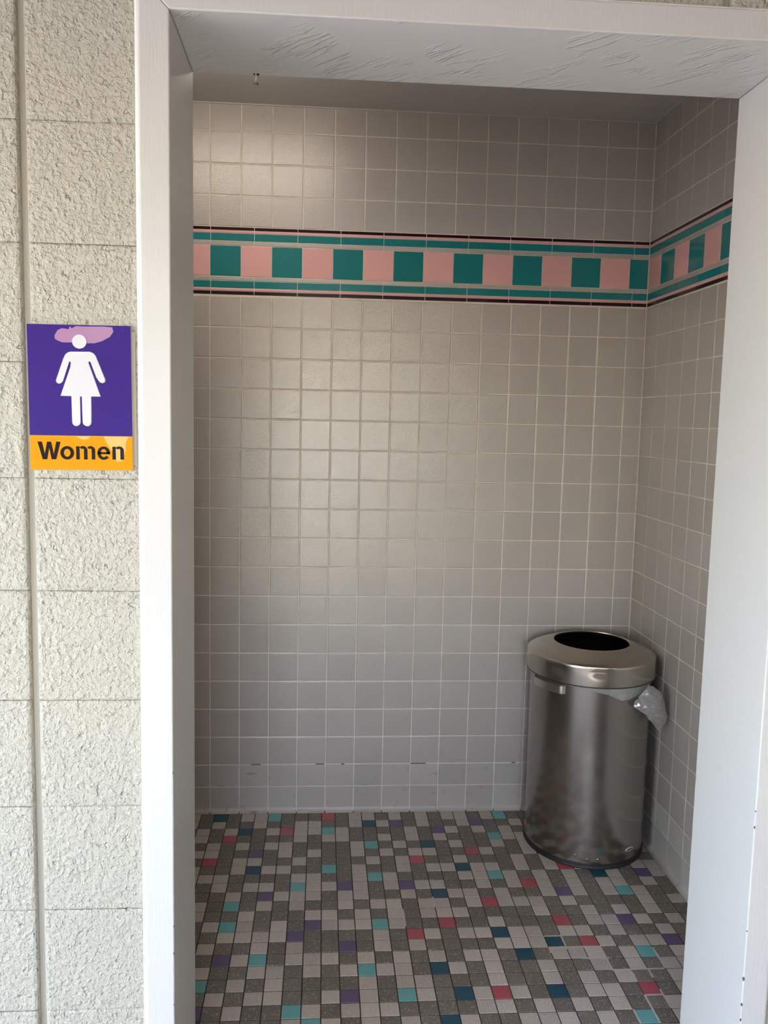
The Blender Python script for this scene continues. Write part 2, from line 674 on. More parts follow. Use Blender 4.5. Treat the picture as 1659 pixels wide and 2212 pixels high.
blocks_rest = []
BLK = {}
GX = 0.105
GZ = 0.006
for n in range(-12, 19):
    for k in range(-5, 11):
        x0, x1 = BX0 + n * BP + GX / 2, BX0 + (n + 1) * BP - GX / 2
        z1, z0 = BZ0 - (k - 1) * BP - GZ / 2, BZ0 - k * BP + GZ / 2
        z0, z1 = max(z0, ZG), min(z1, 9.4)
        if z1 - z0 < 0.1:
            continue
        fl, fr, ft = OL - FW - 0.012, OR_ + FW + 0.012, OT + FW + 0.012
        if z0 < ft:
            if x0 < fl < x1:
                x1 = fl
            elif x0 < fr < x1:
                x0 = fr
            elif fl <= x0 and x1 <= fr:
                if z1 <= ft:
                    continue
                z0 = ft
            if x0 >= fl - 0.01 and x1 <= fr + 0.01 and z1 > ft and z0 < ft:
                z0 = ft
        if x1 - x0 < 0.08 or z1 - z0 < 0.06:
            continue
        w, h = (x1 - x0) * T, (z1 - z0) * T
        tl = (rnd.uniform(-0.006, 0.006), rnd.uniform(-0.004, 0.004))
        m = Matrix.Translation(V((x0 + x1) / 2, YB + rnd.uniform(-0.008, 0.004), (z0 + z1) / 2)) @ Matrix.Rotation(tl[0], 4, 'X') @ Matrix.Rotation(tl[1], 4, 'Z')
        seen = (n in (-1, 0) and -1 <= k) or (x1 > 6.5 and x0 < 11.8 and z0 <= ft + 0.01 and z1 > ft) or (n == 7 and k >= 8)
        v, f = block_mesh(w, h)
        if seen:
            key = (round(w, 4), round(h, 4))
            if key not in BLK:
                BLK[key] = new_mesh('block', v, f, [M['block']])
            o = link('block', BLK[key], wall_front)
            o.matrix_local = m
        else:
            blocks_rest.append((v, f, m, 0))
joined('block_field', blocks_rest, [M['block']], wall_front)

# inner face of the entrance wall, tiled like the rest of the entry
for a, b in [((XL, YI, ZF), (OL - FW, YI + 0.1, ZTOP)), ((OR_ + FW, YI, ZF), (XC, YI + 0.1, ZTOP)), ((OL - FW, YI, OT + FW), (OR_ + FW, YI + 0.1, ZTOP))]:
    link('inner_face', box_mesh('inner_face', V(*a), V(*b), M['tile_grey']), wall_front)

# ------------------------------------------------------------------ opening frame: mitred jambs and header
trim = bpy.data.objects.new('trim_1', None)
COL.objects.link(trim)
tag(trim, 'white painted metal frame lining the doorway', None, None, 'structure')


def prism(name, poly, y0, y1, mat, bev=0.002, mats=None, face_mat=None):
    """polygon in the XZ plane swept from y0 to y1 (wall-tile units), edges rounded"""
    import bmesh
    bm = bmesh.new()
    a = [bm.verts.new(V(x, y0, z)) for x, z in poly]
    b = [bm.verts.new(V(x, y1, z)) for x, z in poly]
    n = len(poly)
    bm.faces.new(a)
    bm.faces.new(b[::-1])
    for i in range(n):
        j = (i + 1) % n
        bm.faces.new((a[j], a[i], b[i], b[j]))
    bmesh.ops.recalc_face_normals(bm, faces=bm.faces[:])
    if face_mat:
        for f in bm.faces:
            f.material_index = face_mat(f)
    if bev:
        bmesh.ops.bevel(bm, geom=bm.edges[:], offset=bev, segments=3, profile=0.5, affect='EDGES')
    me = bpy.data.meshes.new(name)
    bm.to_mesh(me)
    bm.free()
    for m in (mats or [mat]):
        me.materials.append(m)
    return me


fl, fr, ft = OL - FW, OR_ + FW, OT + FW
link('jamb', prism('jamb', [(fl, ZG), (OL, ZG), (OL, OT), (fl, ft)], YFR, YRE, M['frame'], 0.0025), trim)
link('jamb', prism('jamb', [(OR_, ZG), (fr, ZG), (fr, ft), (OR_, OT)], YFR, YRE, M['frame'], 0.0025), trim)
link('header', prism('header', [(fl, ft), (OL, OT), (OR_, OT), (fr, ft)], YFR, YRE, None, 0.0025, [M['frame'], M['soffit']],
                     lambda f: 1 if f.normal.z < -0.9 else 0), trim)
# bead of caulk round the frame
for poly in ([(fl - 0.075, ZG), (fl + 0.01, ZG), (fl + 0.01, ft + 0.07), (fl - 0.075, ft + 0.07)],
             [(fr - 0.01, ZG), (fr + 0.06, ZG), (fr + 0.06, ft + 0.07), (fr - 0.01, ft + 0.07)],
             [(fl, ft - 0.01), (fr, ft - 0.01), (fr, ft + 0.06), (fl, ft + 0.06)]):
    link('caulk_bead', prism('caulk_bead', poly, YB - 0.035, YB + 0.08, M['caulk'], 0.0035), trim)

# ------------------------------------------------------------------ wraparound lamp on the room ceiling, above the header's line of sight
M['lamp_body'] = plain('lamp_white_steel', (0.75, 0.74, 0.72), 0.4)
m, t, b = nt('lamp_diffuser')
b.inputs['Base Color'].default_value = (0.8, 0.78, 0.74, 1)
b.inputs['Emission Color'].default_value = (1.0, 0.88, 0.74, 1)
b.inputs['Emission Strength'].default_value = 2.5
M['lamp_diffuser'] = m
lamp = bpy.data.objects.new('ceiling_light', None)
COL.objects.link(lamp)
tag(lamp, 'short wraparound ceiling light inside the tiled entry', 'ceiling light')
LX0, LX1, LY0, LY1, LZ = -2.0, 3.9, -6.1, -4.3, 5.44
link('housing', box_mesh('housing', V(LX0 + 0.2, LY0 + 0.2, ZTOP - 0.22), V(LX1 - 0.2, LY1 - 0.2, ZTOP), M['lamp_body'], 0.002), lamp)
link('diffuser', box_mesh('diffuser', V(LX0, LY0, LZ), V(LX1, LY1, ZTOP - 0.2), M['lamp_diffuser'], 0.012), lamp)
for xa, xb in ((LX0 - 0.12, LX0 + 0.02), (LX1 - 0.02, LX1 + 0.12)):
    link('end_cap', box_mesh('end_cap', V(xa, LY0 - 0.05, LZ - 0.04), V(xb, LY1 + 0.05, ZTOP), M['lamp_body'], 0.003), lamp)

# ------------------------------------------------------------------ covered walkway outside (behind the viewer); unseen walls and fascia added to shape light
M['paving'] = grout('pale_paving', (0.43, 0.405, 0.37), (0.37, 0.35, 0.32))
M['porch'] = gloss_paint('porch_ceiling_paint', (0.42, 0.35, 0.29), 0.1, 0.6)
M['tan'] = plain('tan_wall_paint', (0.47, 0.40, 0.33), 0.7)
slab('floor_outer', (-400, YB + 0.2, ZG - 1), (400, -700, ZG), M['paving'], 'pale concrete paving outside the doorway')
REAR = -44
slab('ceiling_outer', (-26, YM, 9.4), (34, REAR - 2, 11), M['porch'], 'warm painted ceiling over the covered walkway')
slab('wall_light_block', (20, YM, ZG), (22, REAR - 2, 9.5), M['tan'], 'unseen tan wall added to block light from the right')  # out of view, put in to hold back light from the right
slab('wall_light_block_rear', (7, REAR, ZG), (34, REAR - 2, 9.5), M['tan'], 'unseen tan wall added to block light from behind')  # added behind the camera to cut frontal light
slab('wall_light_block_pier', (-24, REAR, ZG), (-3, REAR - 2, 9.5), M['tan'], 'unseen tan pier added to limit light from behind left')  # added; narrows light from behind left and shows in the steel
slab('trim_light_block', (-26, YM, 3), (-25, REAR - 2, 9.5), M['tan'], 'unseen tan fascia added to cut sky light from the left')  # added; hangs low to trim the sky on the open side
slab('wall_light_block_head', (-3, REAR, 2), (7, REAR - 2, 9.5), M['tan'], 'unseen tan wall added to limit light through the far opening')  # added; shrinks the far opening and its light from above
slab('wall_light_block_sill', (-3, REAR, ZG), (7, REAR - 2, -9), M['tan'], 'unseen tan low wall added to limit light through the far opening')  # added; closes the lower part of the opening against light

# ------------------------------------------------------------------ restroom sign
def poly_solid(polys, depth):
    """flat outlines in mm (x, z), each raised by depth (m) towards -y"""
    import bmesh
    bm = bmesh.new()
    for poly in polys:
        vs = [bm.verts.new((x / 1000, 0, z / 1000)) for x, z in poly]
        f = bm.faces.new(vs)
        f.normal_update()
        if f.normal.y > 0:
            f.normal_flip()
        ext = bmesh.ops.extrude_face_region(bm, geom=[f])
        for v in [g for g in ext['geom'] if isinstance(g, bmesh.types.BMVert)]:
            v.co.y -= depth
    bmesh.ops.triangulate(bm, faces=bm.faces[:])
    bmesh.ops.recalc_face_normals(bm, faces=bm.faces[:])
    me = bpy.data.meshes.new('outline')
    bm.to_mesh(me)
    bm.free()
    return me


def arc_pts(cx, cz, rx, rz, a0, a1, n):
    return [(cx + rx * math.cos(math.radians(a0 + (a1 - a0) * i / n)), cz + rz * math.sin(math.radians(a0 + (a1 - a0) * i / n))) for i in range(n + 1)]


def arc_band(cx, cz, ro, ri, a0, a1, n=40):
    """bent band as a chain of quads"""
    o, i = arc_pts(cx, cz, ro[0], ro[1], a0, a1, n), arc_pts(cx, cz, ri[0], ri[1], a0, a1, n)
    return [[o[k], o[k + 1], i[k + 1], i[k]] for k in range(n)]


def sign_paint(name, col, wear):
    m, t, b = nt(name)
    p = world_pos(t)
    n = ramp(t, noise_tex(t, p, 60, 4, 0.6), [(0.66, 0), (0.72, 0.35)])
    t.links.new(mix_rgb(t, n, col, wear), b.inputs['Base Color'])
    b.inputs['Roughness'].default_value = 0.09
    b.inputs['Specular IOR Level'].default_value = 0.45
    bump(t, b, noise_tex(t, p, 22, 3), 0.10, 0.002)
    return m


M['sign_purple'] = sign_paint('sign_purple', (0.036, 0.014, 0.185), (0.07, 0.04, 0.26))
M['sign_orange'] = sign_paint('sign_orange', (0.76, 0.27, 0.002), (0.80, 0.33, 0.03))
M['sign_white'] = plain('sign_white', (0.60, 0.60, 0.63), 0.2)
M['sign_black'] = plain('sign_black', (0.004, 0.0035, 0.004), 0.3, 0.0, 0.2)
M['sign_edge'] = plain('sign_clear_edge', (0.42, 0.40, 0.42), 0.2)
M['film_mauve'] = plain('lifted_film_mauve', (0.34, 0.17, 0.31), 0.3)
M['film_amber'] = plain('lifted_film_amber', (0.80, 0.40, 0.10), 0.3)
M['glue'] = plain('old_glue', (0.42, 0.37, 0.30), 0.7)

sign = bpy.data.objects.new('restroom_sign', None)
COL.objects.link(sign)
sign.location = V(0, YB - 0.012, 0) + Vector((-0.0139, 0, -0.4057))
sign.rotation_euler = (0, math.radians(-0.33), 0)
tag(sign, 'purple and orange plastic sign with a white figure reading Women', 'sign')
SW, SH, ST = 0.1779, 0.2532, 0.0046
SPLIT = -0.0656


def sbox(name, x0, x1, z0, z1, y0, y1, mat, bev=0.0006, parent=sign):
    return link(name, box_mesh(name, (x0, min(y0, y1), z0), (x1, max(y0, y1), z1), M[mat], bev), parent)


sbox('backing', -SW / 2, SW / 2, -SH / 2, SH / 2, 0.002, -0.0034, 'sign_edge')
sbox('purple_panel', -SW / 2 + 0.0005, SW / 2 - 0.0005, SPLIT, SH / 2 - 0.0005, -0.003, -ST, 'sign_purple', 0.0003)
sbox('orange_panel', -SW / 2 + 0.0005, SW / 2 - 0.0005, -SH / 2 + 0.0005, SPLIT - 0.0004, -0.003, -ST, 'sign_orange', 0.0003)


def raised(name, polys, mat, depth=0.0007, parent=sign, y=-0.0046):
    me = poly_solid(polys, depth)
    me.materials.append(M[mat])
    return link(name, me, parent, (0, y, 0))


BODY = [(-15.1, 79.9), (18.0, 80.4), (23.6, 78.4), (27.6, 73.6), (30.4, 66.4), (42.8, 34.1), (43.0, 31.5), (42.2, 29.2), (40.2, 27.6), (37.8, 27.1),
        (35.4, 27.6), (33.4, 29.0), (32.2, 31.0), (28.6, 36.3), (19.2, 62.5), (18.2, 63.9), (15.6, 63.8), (15.1, 61.8), (34.6, 3.6), (18.6, 3.4),
        (18.0, -41.5), (17.2, -44.8), (15.0, -47.2), (12.2, -48.4), (9.0, -48.3), (6.2, -47.0), (4.2, -44.8), (3.4, -41.5), (2.9, 3.2), (-0.3, 3.2),
        (-0.3, -41.5), (-1.1, -44.8), (-3.2, -47.2), (-6.0, -48.4), (-9.2, -48.2), (-12.0, -46.8), (-13.6, -44.4), (-14.2, -41.5), (-14.6, 3.6), (-33.0, 3.9),
        (-15.1, 54.3), (-14.2, 61.4), (-15.2, 63.4), (-17.2, 63.2), (-28.0, 31.5), (-29.2, 28.6), (-31.2, 26.2), (-33.8, 25.0), (-36.6, 25.2), (-39.0, 26.8),
        (-40.0, 29.2), (-39.8, 31.6), (-26.5, 69.1), (-23.2, 75.4), (-19.5, 78.5)]
raised('pictogram', [BODY, arc_pts(0.6, 97.5, 12.2, 12.0, 0, 354, 59)], 'sign_white', 0.0011)
raised('pictogram_outline', [[(x * 1.012 + (0.5 if x > 0 else -0.5), z - 0.5) for x, z in BODY]], 'sign_edge', 0.00015)
LET = {
    'W': [[(-75.2, -76.8), (-67.9, -76.8), (-63.2, -98.5)], [(-75.2, -76.8), (-63.2, -98.5), (-59.4, -107.8), (-67.1, -107.8)],
          [(-63.2, -98.5), (-58.9, -76.7), (-52.1, -76.7), (-55.5, -87.5), (-59.4, -107.8)],
          [(-52.1, -76.7), (-47.8, -98.5), (-51.6, -107.7), (-55.5, -87.5)],
          [(-47.8, -98.5), (-43.1, -76.6), (-35.8, -76.6), (-43.9, -107.7), (-51.6, -107.7)]],
    'o': arc_band(-24.7, -96.0, (11.9, 11.9), (5.7, 6.8), 0, 360, 48),
    'm': [[(-9.2, -84.3), (-3.4, -84.3), (-3.2, -107.5), (-9.2, -107.5)], [(4.2, -107.5), (10.2, -107.4), (10.2, -91), (4.2, -91)],
          [(17.5, -107.4), (23.5, -107.3), (23.5, -91), (17.5, -91)]]
         + arc_band(2.6, -91.4, (7.6, 7.7), (1.9, 3.4), 0, 140, 20) + arc_band(15.9, -91.4, (7.6, 7.7), (1.9, 3.4), 0, 140, 20),
    'e': arc_band(38.4, -95.9, (11.1, 11.9), (5.3, 7.0), -10, 322, 48) + [[(29.0, -97.8), (49.2, -97.8), (49.2, -93.9), (29.0, -93.9)]],
    'n': [[(53.5, -84.2), (59.3, -84.2), (59.5, -107.1), (53.5, -107.1)], [(67.2, -107.0), (73.4, -107.0), (73.4, -91), (67.2, -91)]]
         + arc_band(65.4, -91.2, (8.0, 7.6), (2.0, 3.2), 0, 145, 22),
}
for ch, polys in LET.items():
    raised('letter', polys, 'sign_black', 0.0006)
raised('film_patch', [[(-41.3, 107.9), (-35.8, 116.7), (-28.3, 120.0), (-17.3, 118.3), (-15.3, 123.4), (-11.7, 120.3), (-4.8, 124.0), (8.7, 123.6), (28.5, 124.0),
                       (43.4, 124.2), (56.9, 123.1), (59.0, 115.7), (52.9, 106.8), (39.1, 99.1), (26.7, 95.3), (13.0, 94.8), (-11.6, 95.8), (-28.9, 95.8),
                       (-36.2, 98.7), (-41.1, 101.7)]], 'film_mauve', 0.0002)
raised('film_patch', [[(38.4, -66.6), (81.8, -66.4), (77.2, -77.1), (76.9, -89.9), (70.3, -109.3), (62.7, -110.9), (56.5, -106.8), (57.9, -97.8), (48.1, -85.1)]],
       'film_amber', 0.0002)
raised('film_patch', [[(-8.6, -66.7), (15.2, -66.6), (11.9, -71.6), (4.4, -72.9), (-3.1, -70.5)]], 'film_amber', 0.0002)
sbox('glue_smear', SW / 2 - 0.002, SW / 2 + 0.006, -SH / 2 + 0.01, SH / 2 - 0.01, 0.0012, -0.0006, 'glue', 0.0005)


# ------------------------------------------------------------------ stainless trash can
def steel(name, base, rough, aniso, wave, scratch):
    m, t, b = nt(name)
    tc = t.nodes.new('ShaderNodeTexCoord').outputs['Object']
    tg = t.nodes.new('ShaderNodeTangent')
    tg.direction_type = 'RADIAL'
    tg.axis = 'Z'
    t.links.new(tg.outputs['Tangent'], b.inputs['Tangent'])
    mp = node(t, 'ShaderNodeMapping')
    mp.inputs['Scale'].default_value = (2, 2, 260)
    t.links.new(tc, mp.inputs['Vector'])
    lines = noise_tex(t, mp.outputs['Vector'], 2.0, 4, 0.6)
    c = mix_rgb(t, ramp(t, lines, [(0.3, 0), (0.7, 1)]), base, tuple(x * 0.95 for x in base))
    t.links.new(c, b.inputs['Base Color'])
    b.inputs['Metallic'].default_value = 1.0
    b.inputs['Roughness'].default_value = rough
    b.inputs['Anisotropic'].default_value = aniso
    if wave:
        bump(t, b, noise_tex(t, tc, 7, 2), wave, 0.004)
    return m


M['steel_body'] = steel('brushed_steel_body', (0.47, 0.44, 0.41), 0.19, 0.95, 0.0, 1.0)
M['steel_lid'] = steel('brushed_steel_lid', (0.54, 0.50, 0.455), 0.22, 0.9, 0.0, 1.0)
M['steel_bright'] = plain('bright_steel', (0.62, 0.60, 0.58), 0.18, 1.0)
M['steel_handle'] = plain('satin_steel', (0.66, 0.64, 0.62), 0.32, 1.0)
M['rubber_and_shadow'] = plain('black_rubber_and_shadow', (0.018, 0.018, 0.019), 0.5)
M['bucket'] = plain('black_plastic', (0.004, 0.004, 0.004), 0.9, 0.0, 0.15)

can = bpy.data.objects.new('trash_can', None)
COL.objects.link(can)
CX, CY = 12.57, -2.10
can.location = V(CX, CY, ZF)
tag(can, 'round brushed steel trash can with open-top lid in the tiled corner', 'trash can')


def lathe(name, prof, mat, seg=144, parent=can, dent=None, closed=False, smooth_angle=40):
    """prof: (radius, height above floor) in wall-tile units"""
    verts, faces = [], []
    n = len(prof)
    for s in range(seg):
        a = 2 * math.pi * s / seg
        for r, z in prof:
            rr = r + (dent(math.degrees(a), z) if dent else 0)
            verts.append((rr * T * math.cos(a), rr * T * math.sin(a), z * T))
    for s in range(seg):
        s2 = (s + 1) % seg
        for i in range(n - 1 if not closed else n):
            j = (i + 1) % n
            faces.append((s * n + i, s2 * n + i, s2 * n + j, s * n + j))
    me = new_mesh(name, verts, faces, [mat], smooth=True)
    try:
        me.set_sharp_from_angle(angle=math.radians(smooth_angle))
    except Exception:
        pass
    return link(name, me, parent)


def z_(z):
    return z - ZF


def wobble(a, z):
    v = Vector((math.cos(math.radians(a)) * 3.1, math.sin(math.radians(a)) * 3.1, z * 0.55))
    return 0.0016 * noise.noise(v)


def gauss(a, z, a0, z0, sa, sz, d):
    da = (a - a0 + 180) % 360 - 180
    return -d * math.exp(-(da / sa) ** 2 - ((z - z0) / sz) ** 2)


def lid_dent(a, z):
    return (0.0015 * noise.noise(Vector((math.cos(math.radians(a)) * 4, math.sin(math.radians(a)) * 4, z)))
            + gauss(a, z, -137, z_(-11.42), 6, 0.16, 0.028) + gauss(a, z, -100, z_(-11.40), 7, 0.14, 0.025)
            + gauss(a, z, -91, z_(-11.36), 2.2, 0.12, 0.02) + gauss(a, z, -118, z_(-11.3), 4, 0.1, 0.01))


RB, RL = 1.90, 2.03
body_prof = [(RB, z_(-17.56) + (z_(-11.78) - z_(-17.56)) * i / 40) for i in range(41)]
lathe('body', [(RB - 0.05, z_(-17.56))] + body_prof + [(RB - 0.03, z_(-11.76))], M['steel_body'], 160, dent=wobble)
lathe('base_ring', [(RB - 0.06, 0.0), (RB + 0.02, 0.0), (RB + 0.035, 0.025), (RB + 0.03, 0.06), (RB + 0.008, 0.085), (RB + 0.008, 0.10), (RB + 0.028, 0.115),
                    (RB + 0.022, 0.165), (RB - 0.02, 0.18), (RB - 0.06, 0.17)], M['rubber_and_shadow'], 144, closed=True)
sk0, sk1, top = z_(-11.868), z_(-11.26), z_(-10.945)
lid_prof = [(RL - 0.05, sk0 + 0.35), (RL - 0.035, sk0 + 0.01), (RL - 0.02, sk0 - 0.005), (RL, sk0 + 0.01)]
lid_prof += [(RL, sk0 + 0.02 + (sk1 - sk0 - 0.05) * i / 10) for i in range(11)]
lid_prof += [(RL - 0.012, sk1 + 0.004), (RL - 0.04, sk1 + 0.026)]
for i in range(1, 13):
    f = i / 12
    lid_prof.append((RL - 0.04 + (1.26 - RL + 0.04) * f, sk1 + 0.026 + (top - sk1 - 0.03) * (f ** 0.9)))
lid_prof += [(1.235, top + 0.002), (1.205, top), (1.19, top - 0.02), (1.185, top - 0.10), (1.20, top - 0.16)]
lathe('lid', lid_prof, M['steel_lid'], 192, dent=lid_dent, smooth_angle=32)
lathe('lid_shadow_ring', [(RL - 0.045, sk0 + 0.01), (RL - 0.04, sk0 - 0.03), (RL - 0.002, sk0 - 0.03), (RL - 0.002, sk0 + 0.006)], M['rubber_and_shadow'], 144, closed=True)  # black ring stands in for the shadow line under the lid skirt
lathe('inner_bucket', [(1.86, z_(-11.5)), (1.84, z_(-11.6)), (1.62, z_(-12.3)), (1.58, z_(-17.0)), (0.0, z_(-17.0))], M['bucket'], 96)


def polar(a, r, z):
    return Vector((r * T * math.cos(math.radians(a)), r * T * math.sin(math.radians(a)), z * T))


def strap(name, a0, a1, z0, z1, r_in, r_out, mat, parent=can, n=24):
    """curved bar hugging the can, ends turned back to the body"""
    verts, faces = [], []
    for i in range(n + 1):
        f = i / n
        a = a0 + (a1 - a0) * f
        e = min(1.0, min(f, 1 - f) * n / 2.0)
        ro = RB + 0.02 + (r_out - RB - 0.02) * (math.sin(e * math.pi / 2) ** 0.7 if e > 0 else 0)
        ri = min(r_in, ro - 0.012)
        for r, z in ((ri, z0), (ro, z0), (ro + 0.006, (z0 + z1) / 2), (ro, z1), (ri, z1)):
            verts.append(polar(a, r, z))
    for i in range(n):
        for k in range(5):
            k2 = (k + 1) % 5
            faces.append((i * 5 + k, (i + 1) * 5 + k, (i + 1) * 5 + k2, i * 5 + k2))
    faces.append(tuple(range(4, -1, -1)))
    faces.append(tuple(n * 5 + k for k in range(5)))
    me = new_mesh(name, verts, faces, [mat], smooth=True)
    try:
        me.set_sharp_from_angle(angle=math.radians(35))
    except Exception:
        pass
    return link(name, me, parent)


strap('handle', -169, -131, z_(-12.24), z_(-11.99), RB - 0.01, RB + 0.125, M['steel_handle'])
for a, z in ((-114.5, -17.33), (-103.3, -17.41), (-93.5, -17.40)):
    # small pressed rivets near the foot
    verts, faces = [], []
    R0 = 0.040
    for k in range(5):
        ph = math.pi / 2 * k / 4
        for j in range(14):
            th = 2 * math.pi * j / 14
            verts.append((R0 * math.cos(ph) * math.cos(th) * T, -R0 * 0.55 * math.sin(ph) * T, R0 * math.cos(ph) * math.sin(th) * T))
    for k in range(4):
        for j in range(14):
            j2 = (j + 1) % 14
            faces.append((k * 14 + j, k * 14 + j2, (k + 1) * 14 + j2, (k + 1) * 14 + j))
    o = link('rivet', new_mesh('rivet', verts, faces, [M['steel_body']], smooth=True), can, polar(a, RB + wobble(a, z_(z)) - 0.004, z_(z)))
    o.rotation_euler = (0, 0, math.radians(a + 90))
M['badge_rim'] = plain('badge_rim', (0.62, 0.60, 0.57), 0.35)
M['badge_dark'] = plain('badge_dark', (0.10, 0.095, 0.09), 0.4)
# little oval maker's badge: bright ring on a dark oval
bz = z_(-17.21)
badge = []
for k in range(40):
    t0 = 2 * math.pi * k / 40
    badge.append((math.cos(t0) * 0.19, math.sin(t0) * 0.062))


def wrap(pts, a0, z0, r):
    return [polar(a0 + math.degrees(x / RB), r, z0 + z) for x, z in pts]


vo = wrap(badge, -59, bz, RB + 0.004)
vm = wrap([(x * 0.95, y * 0.88) for x, y in badge], -59, bz, RB + 0.020)
vi = wrap([(x * 0.80, y * 0.52) for x, y in badge], -59, bz, RB + 0.020)
vc = wrap([(x * 0.76, y * 0.44) for x, y in badge], -59, bz, RB + 0.010)
n = 40
faces, sl = [], []
for ring in range(3):
    for k in range(n):
        k2 = (k + 1) % n
        faces.append((ring * n + k, ring * n + k2, (ring + 1) * n + k2, (ring + 1) * n + k))
        sl.append(0 if ring < 2 else 1)
faces.append(tuple(3 * n + k for k in range(n)))
sl.append(1)
link('badge', new_mesh('badge', vo + vm + vi + vc, faces, [M['badge_rim'], M['badge_dark']], slots=sl), can)

# ------------------------------------------------------------------ clear liner bag caught under the lid
m, t, b = nt('clear_film')
t.nodes.remove(b)
out = t.nodes['Material Output']
tr = t.nodes.new('ShaderNodeBsdfTransparent')
df = node(t, 'ShaderNodeBsdfDiffuse')
df.inputs['Color'].default_value = (0.80, 0.79, 0.78, 1)
tl = node(t, 'ShaderNodeBsdfTranslucent')
tl.inputs['Color'].default_value = (0.75, 0.74, 0.73, 1)
gl = node(t, 'ShaderNodeBsdfGlossy')
gl.inputs['Roughness'].default_value = 0.12
a1 = t.nodes.new('ShaderNodeMixShader')
a1.inputs[0].default_value = 0.4
t.links.new(df.outputs[0], a1.inputs[1])
t.links.new(tl.outputs[0], a1.inputs[2])
a2 = t.nodes.new('ShaderNodeMixShader')
a2.inputs[0].default_value = 0.18
t.links.new(a1.outputs[0], a2.inputs[1])
t.links.new(gl.outputs[0], a2.inputs[2])
a3 = t.nodes.new('ShaderNodeMixShader')
lw = node(t, 'ShaderNodeLayerWeight', Blend=0.35)
ma = node(t, 'ShaderNodeMath', operation='MULTIPLY_ADD')
t.links.new(lw.outputs['Facing'], ma.inputs[0])
ma.inputs[1].default_value = 0.55
ma.inputs[2].default_value = 0.36
t.links.new(ma.outputs[0], a3.inputs[0])
t.links.new(tr.outputs[0], a3.inputs[1])
t.links.new(a2.outputs[0], a3.inputs[2])
t.links.new(a3.outputs[0], out.inputs['Surface'])
M['film'] = m

bag = bpy.data.objects.new('liner_bag', None)
COL.objects.link(bag)
bag.location = V(CX, CY, -11.9)
tag(bag, 'clear plastic liner bag bunched out from under the trash can lid', 'plastic bag')


def to_bag(x, y, z):
    return V(x, y, z) - V(CX, CY, -11.9)


LOW = [(-134, -11.90), (-131, -11.937), (-118, -11.99), (-106, -12.01), (-92.6, -12.10), (-84.6, -12.22), (-78.5, -12.31), (-70, -12.29), (-61, -12.22), (-54.7, -12.16),
       (-40, -12.05), (-20, -11.98), (0, -11.92)]


def low_at(a):
    for (a0, z0), (a1_, z1) in zip(LOW, LOW[1:]):
        if a0 <= a <= a1_:
            return z0 + (z1 - z0) * (a - a0) / (a1_ - a0)
    return -11.9


def rim_band(a0, a1_, low, n, rows, seed):
    verts, faces = [], []
    for i in range(n + 1):
        a = a0 + (a1_ - a0) * i / n
        for k in range(rows + 1):
            f = k / rows
            z = -11.78 + (low(a) + 11.78) * f
            w = noise.noise(Vector((a * 0.11, f * 2.2, seed))) * 0.022 + noise.noise(Vector((a * 0.35, f * 4, seed + 3))) * 0.010
            r = 1.935 + max(-0.012, w) + 0.03 * math.sin(f * math.pi) * (1 if f < 0.7 else 0.6)
            x, y = CX + r * math.cos(math.radians(a)), CY + r * math.sin(math.radians(a))
            verts.append(to_bag(x, y, z + noise.noise(Vector((a * 0.2, seed, f))) * 0.02 * f))
    for i in range(n):
        for k in range(rows):
            p = i * (rows + 1) + k
            faces.append((p, p + rows + 1, p + rows + 2, p + 1))
    return new_mesh('film', verts, faces, [M['film']])


link('rim_fold', rim_band(-134, 0, low_at, 110, 8, 1.0), bag)
link('rim_fold', rim_band(-118, -30, lambda a: low_at(a) + 0.10 + 0.05 * math.sin(a * 0.4), 80, 5, 5.0), bag)
link('rim_fold', rim_band(-181, -169, lambda a: -12.03 - 0.03 * math.sin((a + 175) * 0.3), 12, 4, 9.0), bag)
OUTL = [(13.783, -11.865), (13.976, -11.913), (14.241, -12.104), (14.384, -12.376), (14.44, -12.648), (14.53, -12.905), (14.47, -13.113), (14.357, -13.274),
        (14.25, -13.354), (14.131, -13.224), (13.977, -13.031), (13.86, -12.934), (13.772, -12.79), (13.575, -12.661), (13.41, -12.549), (13.319, -12.469),
        (13.365, -12.31), (13.519, -12.23), (13.606, -12.087)]


def tuft(outline, seed, bulge, dy, rings=9, sub=4, shrink=1.0):
    pts = []
    for i in range(len(outline)):
        a, c = outline[i], outline[(i + 1) % len(outline)]
        for k in range(sub):
            f = k / sub
            pts.append((a[0] + (c[0] - a[0]) * f, a[1] + (c[1] - a[1]) * f))
    cx = sum(p[0] for p in pts) / len(pts)
    cz = sum(p[1] for p in pts) / len(pts)
    verts, faces = [], []
    n = len(pts)
    for r in range(rings):
        f = (1 - r / rings) * shrink
        for (x, z) in pts:
            X, Z = cx + (x - cx) * f, cz + (z - cz) * f
            h = bulge * math.sqrt(max(0, 1 - f * f))
            cr = noise.noise(Vector((X * 5.5, Z * 5.5, seed))) * 0.10 + abs(noise.noise(Vector((X * 10, Z * 10, seed + 2)))) * 0.07
            y = -3.86 - 0.30 * (14.0 - X) * 0.8 + dy - h + cr * (0.35 + 0.65 * (1 - f))
            verts.append(to_bag(X, y, Z))
    verts.append(to_bag(cx, -3.86 + dy - bulge, cz))
    for r in range(rings - 1):
        for k in range(n):
            k2 = (k + 1) % n
            faces.append((r * n + k, r * n + k2, (r + 1) * n + k2, (r + 1) * n + k))
    for k in range(n):
        faces.append(((rings - 1) * n + k, (rings - 1) * n + (k + 1) % n, rings * n))
    return new_mesh('film', verts, faces, [M['film']])


